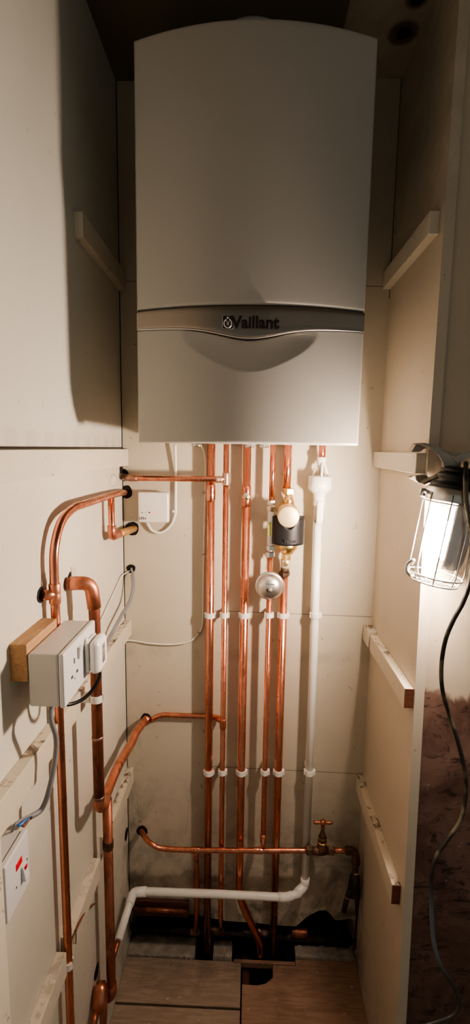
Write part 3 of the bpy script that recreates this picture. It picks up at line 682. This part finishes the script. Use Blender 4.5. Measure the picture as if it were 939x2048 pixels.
# ---------------------------------------------------------------- left wall pipes
X1 = -.3352; Y1 = .790; z1h = at(150, 1015, X=-.332).z
L1 = [at(251, 985, Y=1.305), (-.333, 1.22, at(236, 988, X=-.333).z), (-.331, 1.10, at(215, 993, X=-.331).z), at(150, 1015, X=-.330)]
zz = L1[3].z
P = [L1[0], L1[1], L1[2], V((-.329, .94, zz+.001)), V((-.3315, .880, zz-.001)), V((-.333, .824, zz-.018)), V((-.3345, .794, zz-.060)), V((X1, Y1, zz-.115)), V((X1, Y1, 1.25)), V((X1, Y1, 1.0)), V((X1, Y1, .6)), V((X1, Y1, .02))]
lp1 = pipe('copper pipe arching along the left wall then straight down behind the socket', spline(P, 8), .0078, COP, raw=True)
zt = at(108, 1188, X=X1).z
collar(lp1, (X1, Y1, zt), (0, 0, 1), .036, .0098, COPD, 'tee')
link('side_branch', MB().tube([V((X1, Y1, zt)), at(97, 1190, X=-.343), at(84, 1190, X=XL+.004)], [.0092, .0092, .0085]), COPD, lp1)
b0 = at(222, 995, X=-.331); b1 = V((-.331, b0.y, at(226, 1072, X=-.331).z)); b2 = at(268, 1057, Y=1.3065)
lp5 = pipe('short copper drop with elbow into the back wall hole', [b0, b1, b1+(b2-b1)*.3], .0078, COP, .008)
link('elbow', MB().tube(fillet([b1+V((0, 0, .028)), b1, b1+(b2-b1)*.28], .016), .0102), COPD, lp5)
link('tail', MB().tube([b1+(b2-b1)*.22, b2], .0098), copper('ochre_tail', (.62, .38, .16), (.5, .28, .12), (.3, .16, .08), .4, .6, .6), lp5)
X2, Y2 = -.305, .904
e0 = at(141, 1156, X=XL); ze = at(178, 1163, X=-.305).z
ztop = at(190, 1180, X=X2).z+.018
lp2 = pipe('thick brown copper pipe with a large top elbow on the left wall', [(XL+.001, Y2-.02, ztop+.002), (X2-.004, Y2-.003, ztop), (X2, Y2, ztop-.03), (X2, Y2, .824)], .0112, COPO, .02)
link('top_elbow', MB().tube(fillet([(XL+.008, Y2-.018, ztop+.002), (X2-.004, Y2-.004, ztop), (X2, Y2, ztop-.052)], .028), .0135), COPD, lp2)
link('stub_end', MB().tube([(XL+.001, Y2-.020, ztop+.003), (XL+.012, Y2-.017, ztop+.002)], .009), COPO, lp2)
collar(lp2, (X2, Y2, at(193, 1478, X=X2).z), (0, 0, 1), .006, .0122, SOLD, 'solder_ring')
q3 = [V((X2, Y2, .826)), V((X2, Y2, .806)), V((X2+.003, Y2+.022, .790)), at(213, 1588, Y=.985), at(236, 1532, Y=1.07), at(262, 1487, Y=1.17), at(272, 1465, Y=1.21), at(290, 1441, Y=1.288)]
lp3 = pipe('lumpy slanting copper pipe rising to the back wall hole', spline(q3, 8), .0112, COPD, raw=True)
collar(lp3, (X2, Y2, .828), (0, 0, 1), .006, .0125, SOLD, 'solder_ring'); collar(lp3, at(205, 1600, Y=.955), at(213, 1588, Y=.985)-at(205, 1600, Y=.955), .02, .0122, COPD, 'coupling')
link('solder_lump', blob(lp3, at(291, 1441, Y=1.288), .012, .011, .013, 3), COPD, lp3)
X4, Y4 = -.320, 1.004
zt4 = at(214, 1606, X=X4).z; zb4 = at(229, 1968, X=X4).z
lp4 = pipe('thick dark copper pipe low on the left wall ending in an elbow', [(X4, Y4, zt4+.01), (X4, Y4, zb4), (XL+.001, Y4-.004, zb4-.004)], .0112, COPO, .016)
collar(lp4, (X4, Y4, at(210, 1705, X=X4).z), (0, 0, 1), .022, .0128, BRASSD, 'coupling')
link('elbow', MB().tube(fillet([(X4, Y4, zb4+.035), (X4, Y4, zb4), (XL+.004, Y4-.003, zb4-.003)], .018), .0132), COPO, lp4)
fz = at(200, 2000, X=-.332)
lp6 = thing('copper_tee', 'bright copper fitting with two pipe tails at the lower left', 'pipe fitting', fz-V((0, 0, .06)))
link('body', MB().tube([fz+V((-.004, .022, .024)), fz+V((-.002, .012, .018)), fz+V((0, 0, .0)), fz+V((-.002, -.008, -.018))], [.010, .016, .0175, .0150], 14), COPD, lp6)
link('tail', MB().tube([fz+V((-.006, -.012, -.012)), at(184, 2060, X=-.338)], .0085), COPO, lp6)
link('tail', MB().tube([fz+V((.002, .012, .010)), fz+V((.004, .016, -.02)), at(206, 2060, X=-.33)], .0088), COPD, lp6)

clip(X2, Y2, at(190, 1400, X=X2).z, .0112, 'white clip holding the thick brown pipe by the socket', 'white clips on the left wall', 'X', XL)
clip(X1, Y1, at(139, 1920, X=X1).z, .0078, 'white clip low on the foreground copper pipe', 'white clips on the left wall', 'X', XL)

# ---------------------------------------------------------------- socket box, plug, switch
SY0, SY1, SZ0, SZ1, SX0, SXF, SX1 = .663, .809, 1.166, 1.252, -.327, -.281, -.272
single('timber_block', MB().box((XL, .6635, 1.207), (SX0-.0003, .776, 1.2655), .0012), WOODB, 'bare brown timber block fixed behind the socket box', 'wood block')
sb = thing('double_socket', 'white double socket on a deep surface box, left wall', 'socket', (SX0, (SY0+SY1)/2, SZ0))
link('back_box', MB().box((SX0, SY0+.001, SZ0+.001), (SXF, SY1-.001, SZ1-.001), .003), SOCKS, sb)
fpl = link('faceplate', MB().box((SXF+.0006, SY0, SZ0), (SX1, SY1, SZ1), .0025), SOCK, sb)
def slot(y, z, w, h): return MB().box((SX1-.001, y-w/2, z-h/2), (SX1+.0003, y+w/2, z+h/2))
gy = SY0+.042; gz0 = SZ0+.045
for (dy, dz, w, h) in ((0, .012, .004, .009), (-.011, -.010, .007, .0045), (.011, -.010, .007, .0045), (0, -.017, .002, .003)): link('pin_hole', slot(gy+dy, gz0+dz, w, h), INK, fpl)
for yy, tilt in ((SY0+.062, .12), (SY1-.052, -.12)):
    link('rocker_switch', MB().box((-.003, -.0055, -.010), (.0045, .0055, .010), .001, M.Translation((SX1, yy, SZ1-.023)) @ M.Rotation(tilt, 4, 'Y')), SOCK, fpl)
ad = thing('plug_adaptor', 'chunky white plug in the right-hand socket with barcode sticker', 'plug', (SX1, .78, 1.19))
PY = SY1-.037; PZ = SZ0+.040
link('body', MB().box((SX1+.0006, PY-.023, PZ-.026), (SX1+.007, PY+.023, PZ+.028), .003, seg=4), WPL, ad)
link('cover', MB().box((SX1+.0076, PY-.025, PZ-.0285), (SX1+.026, PY+.025, PZ+.0295), .009, seg=5), WPL, ad)
for k in range(13): link('barcode_bar', MB().box((SX1+.0256, PY-.008, PZ-.014+k*.0026), (SX1+.0264, PY+.006, PZ-.014+k*.0026+random.choice((.0007, .0012, .0016)))), INK, ad)
cab = [(SX1+.016, PY+.002, PZ-.022), (SX1+.016, PY+.003, PZ-.045), (SX1+.004, PY-.004, PZ-.068), (SX1-.012, PY-.02, PZ-.078), (SX1-.03, PY-.04, PZ-.072), (SX1-.036, PY-.05, SZ0-.002)]
link('flex', MB().tube(spline(cab, 8), .0032, 12), BLK, ad)
link('cable_boot', MB().tube([(SX1+.016, PY+.002, PZ-.020), (SX1+.016, PY+.002, PZ-.034)], [.0055, .004], 14), WPL, ad)
# switched spur with red neon
sw = thing('fused_spur_switch', 'white switch with red indicator at the left edge, below the batten', 'switch', (XL, .585, .908))
link('back_box', MB().box((XL, .561, .9085), (-.3295, .627, .9925), .002), SOCKS, sw)
fs = link('faceplate', MB().box((-.329, .5605, .907), (-.320, .6285, .9945), .002), SOCK, sw)
link('neon_window', MB().box((-.3203, .589, .961), (-.3190, .606, .971), .0005), LED if False else RED, fs)
rk = link('rocker_switch', MB().box((-.003, -.006, -.0115), (.0045, .006, .0115), .001, M.Translation((-.3195, .6085, .942)) @ M.Rotation(-.18, 4, 'Y')), SOCK, fs)
link('red_mark', MB().box((-.3165, .606, .9475), (-.3148, .6115, .9525)), RED, rk)
for yz in ((.6215, .950), (.588, .937)): link('fixing_screw', MB().lathe((-.3203, yz[0], yz[1]), (1, 0, 0), [(0, .0018), (.0006, .0016), (.0008, 0)], 12), INK, fs)

# ---------------------------------------------------------------- receiver box with EPH lettering
ra = at(275, 984, Y=1.272); rb = at(337, 1046, Y=1.272)
rx0, rx1, rz0, rz1 = ra.x, rb.x, rb.z, ra.z
rc = thing('wireless_receiver', 'small square white receiver box with a red light', 'receiver', ((rx0+rx1)/2, YB, rz0))
link('backplate', MB().box((rx0+.003, 1.290, rz0+.003), (rx1-.003, YB-.0003, rz1-.003), .002), SOCKS, rc)
cv = link('cover', MB().box((rx0, 1.270, rz0), (rx1, 1.2905, rz1), .005, seg=4), WPL, rc)
text('lettering', 'EPH', .0118, .0003, (rx0+.0128, 1.2697, rz0+.0110), (1, 0, 0), (0, 0, 1), INK, cv, 0)
for px, mt, r in ((284, GREYP, .0019), (291, GREYP, .0011), (298.5, INK, .0023), (307, LED, .0030)):
    p = at(px, 1025, Y=1.27); link('indicator_light', MB().lathe((p.x, 1.2702, p.z), (0, -1, 0), [(0, r), (.0004, r*.9), (.0006, 0)], 16), mt, cv)
rc2 = rx0+.022
cabl = [at(350, 889, Y=1.290), at(351, 930, Y=1.292), at(351, 1000, Y=1.3), at(350, 1030, Y=1.3), at(340, 1052, Y=1.3), at(322, 1065, Y=1.3), at(304, 1061, Y=1.3), at(293, 1044, Y=1.298)]
cabl[1] = at(351, 935, Y=1.298); cabl.insert(2, at(351, 957, Y=1.300))
single('receiver_cable', MB().tube(spline(cabl, 8), .0036, 14), WPL, 'white flex looping from the boiler down to the receiver box', 'cable')
# thin white cable down the left of the pipes and across to the batten
thc = [at(400, 889, Y=1.285), at(408, 905, Y=1.298), at(411, 940, Y=1.303), at(408, 1060, Y=1.304), at(406, 1180, Y=1.304), at(405, 1245, Y=1.304), at(397, 1267, Y=1.304), at(378, 1283, Y=1.304), at(345, 1289, Y=1.303), at(300, 1287, Y=1.302), at(262, 1281, Y=1.300), at(250, 1282, X=-.331)]
single('thin_white_cable', MB().tube(spline(thc, 8), .0025, 12), WCAB, 'thin cream cable running beside the leftmost pipe and across to the batten', 'cable')
for q in ((408, 985), (408, 1108), (398, 1264)):
    p = at(*q, Y=YB); single('cable_clip', MB().box((p.x-.004, YB-.0068, p.z-.0025), (p.x+.004, YB-.0002, p.z+.0025), .001).lathe((p.x-.0035, YB-.0066, p.z), (0, -1, 0), [(0, .0014), (.001, .0012), (.0013, 0)], 10), DARKST,
           {985: 'upper small cable clip beside the leftmost pipe', 1108: 'middle small cable clip beside the leftmost pipe', 1264: 'small cable clip at the bend of the thin cable'}[q[1]], 'cable clip', 'small clips on the thin cable')
p = at(349, 1022, Y=YB); single('cable_clip', MB().box((p.x-.005, YB-.0125, p.z-.003), (p.x+.008, YB-.0002, p.z+.003), .001), WPL, 'white cable clip on the receiver flex loop', 'cable clip')
# grey cables from the hole
gc = [at(262, 1137, Y=1.306), at(266, 1150, Y=1.29), at(268, 1172, Y=1.275), at(262, 1200, Y=1.25), at(246, 1228, Y=1.19), at(230, 1258, Y=1.13), at(217, 1283, X=-.341), at(206, 1312, X=-.330), at(200, 1335, X=-.329)]
gcb = thing('grey_cable_pair', 'two grey cables coming out of the small wall hole above the batten', 'cable', gc[-1])
link('cable', MB().tube(spline(gc, 8), .0034, 12), GCAB, gcb)
link('cable', MB().tube(spline([V(q)+V((-.0035, -.002, .0005)) for q in gc[1:]], 8), .0030, 12), GCAB, gcb)
single('thin_grey_cable', MB().tube(spline([at(260, 1141, Y=1.305), at(252, 1146, Y=1.296), at(243, 1152, X=-.349), at(232, 1175, X=-.350), at(218, 1205, X=-.350), at(200, 1245, X=-.350)], 8), .0018, 10), WCAB, 'thin pale cable slanting from the wall hole down the left wall', 'cable')
# flex from socket box to switch with bared cores
fc = [(-.300, .70, SZ0+.004), at(101, 1432, X=-.302), at(111, 1470, X=-.302), at(112, 1500, X=-.304), at(107, 1540, X=-.307), at(98, 1580, X=-.312), at(90, 1605, X=-.318), at(80, 1622, X=-.324), at(60, 1634, X=-.332)]
fx_ = thing('grey_flex', 'grey flex from the socket box with bared blue and brown cores', 'cable', at(60, 1634, X=-.332))
link('sheath', MB().tube(spline(fc, 8), .0042, 12), GCAB, fx_)
a0 = at(72, 1628, X=-.329)
for mt, tx, ty in ((BLUE, 40, 1650), (BRN, 47, 1652), (GCAB, 30, 1649)):
    link('bared_core', MB().tube(spline([a0, (a0+at(tx, ty, X=-.336))/2+V((0, 0, .003)), at(tx, ty, X=-.336), V((-.342, at(tx, ty, X=-.336).y+.002, .992))], 6), .0022, 8), mt, fx_)
ow = [at(188, 1808, X=-.350), at(172, 1820, X=-.338), at(160, 1842, X=-.331), at(151, 1862, X=-.331), at(147, 1885, X=-.331)]
o_ = thing('frayed_wire', 'frayed old brown wires dangling below the lower left batten', 'wire', ow[-1])
link('sheath', MB().tube(spline(ow[:4], 6), .0022, 8), BRN, o_)
for k, (dx, mt) in enumerate(((-2, BRASSD), (1, BRASS), (4, INK))): link('strand', MB().tube(spline([ow[3], at(148+dx, 1872, X=-.331), at(145+dx*1.6, 1888, X=-.330)], 4), .0011, 6), mt, o_)

# ---------------------------------------------------------------- inspection lamp clamped on the right batten
LY = .895
top = at(906, 990, Y=LY); bot = at(866, 1163, Y=LY); ax = (bot-top).normalized(); L = (bot-top).length
lu = V((0, 1, 0)).cross(ax).normalized()*-1  # roughly +X
if lu.x < 0: lu = -lu
lv = V((0, 1, 0))
def lpnt(h, a, r): return top+ax*(h*L)+(lu*math.cos(a)+lv*math.sin(a))*r
lm = thing('inspection_lamp', 'lit wire-caged inspection lamp hanging from the clamp at right', 'lamp', bot)
link('metal_band', MB().lathe(top-ax*.012, ax, [(0, .045), (.003, .050), (.024, .050), (.026, .0485)], 44), STEEL, lm)
link('rubber_head', MB().lathe(top-ax*.040, ax, [(0, .030), (.004, .036), (.010, .036), (.014, .030), (.020, .042), (.029, .046)], 40), BLK, lm)
link('rubber_grip', MB().lathe(top-ax*.052, ax, [(0, .020), (.003, .028), (.007, .031), (.010, .031), (.012, .024), (.014, .028)], 40), BLK, lm)
m = MB()
for rr, hh in ((.050, .10), (.049, .92), (.043, 1.0)):
    m.tube([lpnt(hh, k*2*math.pi/40, rr) for k in range(41)], .0016, 8)
for k in range(8):
    a = math.radians(22+45*k)
    m.tube([lpnt(0, a, .0505), lpnt(.5, a, .0500), lpnt(.88, a, .049), lpnt(.97, a, .045), lpnt(1.0, a, .036), lpnt(1.01, a, .006)], .0014, 8)
link('wire_cage', m, STEEL, lm)
# half-round reflector on the far side from the boiler
def shell(u, v):
    a = math.radians(-102+165*u); h = .02+.78*v; r = .0455*(1-.12*abs(v-.35)) if v < .8 else .0455*(1-.12*.45)*(1-1.2*(v-.8)**1.5)
    p = lpnt(h, a, r); return (p.x, p.y, p.z)
link('reflector', MB().slab(shell, 32, 20, lu*.0008), REFL, lm)
link('lamp_holder', MB().lathe(top+ax*.004, ax, [(0, .018), (.022, .018), (.026, .014), (.045, .014)], 24), WPL, lm)
bc = top+ax*.098
link('bulb', MB().lathe(top+ax*.046, ax, [(0, .012), (.012, .014), (.028, .0175), (.042, .0195), (.056, .0190), (.066, .014), (.072, .007), (.074, 0)], 32), BULB, lm)
hk = at(846, 985, Y=.89)
link('cage_latch', MB().tube(spline([lpnt(.02, math.pi, .049), hk+V((-.001, 0, .004)), hk+V((-.004, 0, -.003)), hk+V((.002, 0, -.006))], 5), .0045, 10), STEEL, lm)
lt = at(812, 1140, Y=.885)
link('bottom_hook', MB().tube(spline([lpnt(.98, math.pi, .044), at(818, 1148, Y=.885), lt, at(814, 1128, Y=.885), at(826, 1120, Y=.885), lpnt(.84, math.pi, .048)], 6), .0035, 10), STEEL, lm)
# cable of the lamp
cpts = [lpnt(-.36, -1.2, .012), at(930, 960, Y=.845), at(931, 1000, Y=.838), at(937, 1040, Y=.84), at(943, 1100, Y=.85), at(940, 1160, Y=.86), at(925, 1205, Y=.87), at(906, 1240, Y=.88), at(890, 1280, Y=.89), at(882, 1330, Y=.90), at(884, 1380, Y=.905), at(898, 1430, Y=.91), at(914, 1480, Y=.905), at(928, 1540, Y=.90), at(930, 1590, Y=.90), at(920, 1640, Y=.895), at(897, 1675, Y=.89), at(873, 1710, Y=.885), at(862, 1750, Y=.88), at(862, 1810, Y=.88), at(866, 1880, Y=.875), at(880, 1930, Y=.87), at(908, 1975, Y=.87), at(917, 2005, Y=.865), at(905, 2030, Y=.86), at(870, 2045, Y=.85), at(820, 2060, Y=.84)]
cp = spline(cpts, 8); cpts2 = cp+spline([cp[-1], cp[-1]+V((-.02, -.05, -.12)), V((.30, .72, .08)), V((.36, .66, .006)), V((.50, .50, .005)), V((.60, .2, .005))], 8)[1:]
CB = NT('two_tone_cable'); n = CB.noise(9, 3, .5, None, 0, (1, 1, 5)); _, o = CB.pos()
cc = CB.mix(CB.step(n, .47, .53), (.030, .029, .026), (.14, .125, .085)); blue = CB.step(o[2], .60, .70, 1, 0); blue = CB.math('MULTIPLY', blue, CB.step(o[2], .46, .55))
cc = CB.mix(CB.step(o[2], .66, .72, 1, 0), cc, (.05, .045, .04)); cc = CB.mix(blue, cc, (.16, .20, .24)); CBM = CB.fin(cc, .38)
single('lamp_cable', MB().tube(cpts2, .0042, 14), CBM, 'dark flex hanging in a wavy line from the lamp to the floor', 'cable')
# spring clamp
ck = thing('spring_clamp', 'dull steel spring clamp biting the right batten above the lamp', 'clamp', at(905, 950, Y=.93))
CY0, CY1 = .945, .965
def plate(pts, y0, y1, th=.0022):
    m = MB()
    P_ = [at(a, b, Y=.955) for a, b in pts]
    for p, q in zip(P_, P_[1:]):
        d = (q-p).normalized(); nn = V((-d.z, 0, d.x))*th
        m.prism([(p.x, y0, p.z), (q.x, y0, q.z), (q.x+nn.x, y0, q.z+nn.z), (p.x+nn.x, y0, p.z+nn.z)], (0, y1-y0, 0))
    return m
def sheet(name, pts, y0, y1, parent=None, mat=None):
    return link(name, MB().prism([(p.x, y0, p.z) for p in (at(a, b, Y=(y0+y1)/2) for a, b in pts)], (0, y1-y0, 0)), mat or DARKST, parent or ck)
uj = sheet('upper_jaw', [(817, 904.2), (827, 889), (832, 886), (846, 887), (853, 893), (849, 896), (841, 899), (836, 903.5)], .958, .982)
sheet('jaw_arm', [(832, 886), (846, 886), (868, 893), (892, 902), (912, 909), (935, 905), (950, 900), (950, 904), (925, 912), (905, 914), (880, 906), (858, 897), (846, 891)], .930, .950, uj)
lj = sheet('lower_jaw', [(817, 955), (824, 951), (846, 949.6), (851, 952), (851, 960), (838, 966)], .956, .980)
sheet('jaw_arm', [(838, 966), (851, 959.5), (872, 951), (886, 943), (892, 946), (886, 948), (860, 961), (843, 968)], .925, .955, lj)
# side cheek plate with rivet, facing the camera
ch = [at(a, b, Y=.893) for a, b in ((856, 893), (878, 899), (898, 909), (909, 921), (914, 934), (913, 945), (905, 952), (895, 954), (884, 948), (887, 938), (885, 925), (877, 911), (866, 901))]
cp_ = link('cheek_plate', MB().prism(ch, (0, .002, 0)), DARKST, ck)
pv = at(903, 937, Y=.893); link('rivet', MB().lathe((pv.x, .893, pv.z), (0, -1, 0), [(0, .0045), (.0015, .0040), (.0022, 0)], 18), STEEL, cp_)
ch2 = [at(a, b, Y=.891) for a, b in ((905, 918), (918, 908), (945, 902), (960, 900), (960, 916), (938, 914), (922, 922), (920, 938), (926, 950), (955, 952), (960, 966), (916, 958), (908, 948), (916, 938), (914, 928))]
link('handle_plate', MB().prism(ch2, (0, .002, 0)), DARKST, ck)
link('spring', MB().tube([V((pv.x+.010, .905+.012*k/60, pv.z-.002))+V((math.cos(k*.75)*.0095, 0, math.sin(k*.75)*.0095)) for k in range(61)], .0013, 8), STEEL, ck)
link('pivot_pin', MB().tube([(pv.x+.010, .888, pv.z-.002), (pv.x+.010, .925, pv.z-.002)], .003, 12), STEEL, ck)
link('rubber_handle', MB().tube([at(908, 957, Y=.905), at(930, 962, Y=.902), at(970, 966, Y=.90)], [.0075, .009, .009], 14), BLK, ck)
hs = at(905, 966, Y=.900)
link('lamp_bracket', MB().tube([V((pv.x+.004, .905, pv.z-.006)), V((hs.x, .900, hs.z)), top-ax*.045], [.004, .006, .010], 14), BLK, ck)

# ---------------------------------------------------------------- light
w = bpy.data.worlds.new('w'); bpy.context.scene.world = w; w.use_nodes = True
bg = w.node_tree.nodes['Background']; bg.inputs[0].default_value = (.88, .87, .78, 1); bg.inputs[1].default_value = .135
sc_ = bpy.context.scene
sc_.view_settings.view_transform = 'AgX'
try: sc_.view_settings.look = 'AgX - Medium High Contrast'
except Exception: pass
sc_.view_settings.exposure = .8
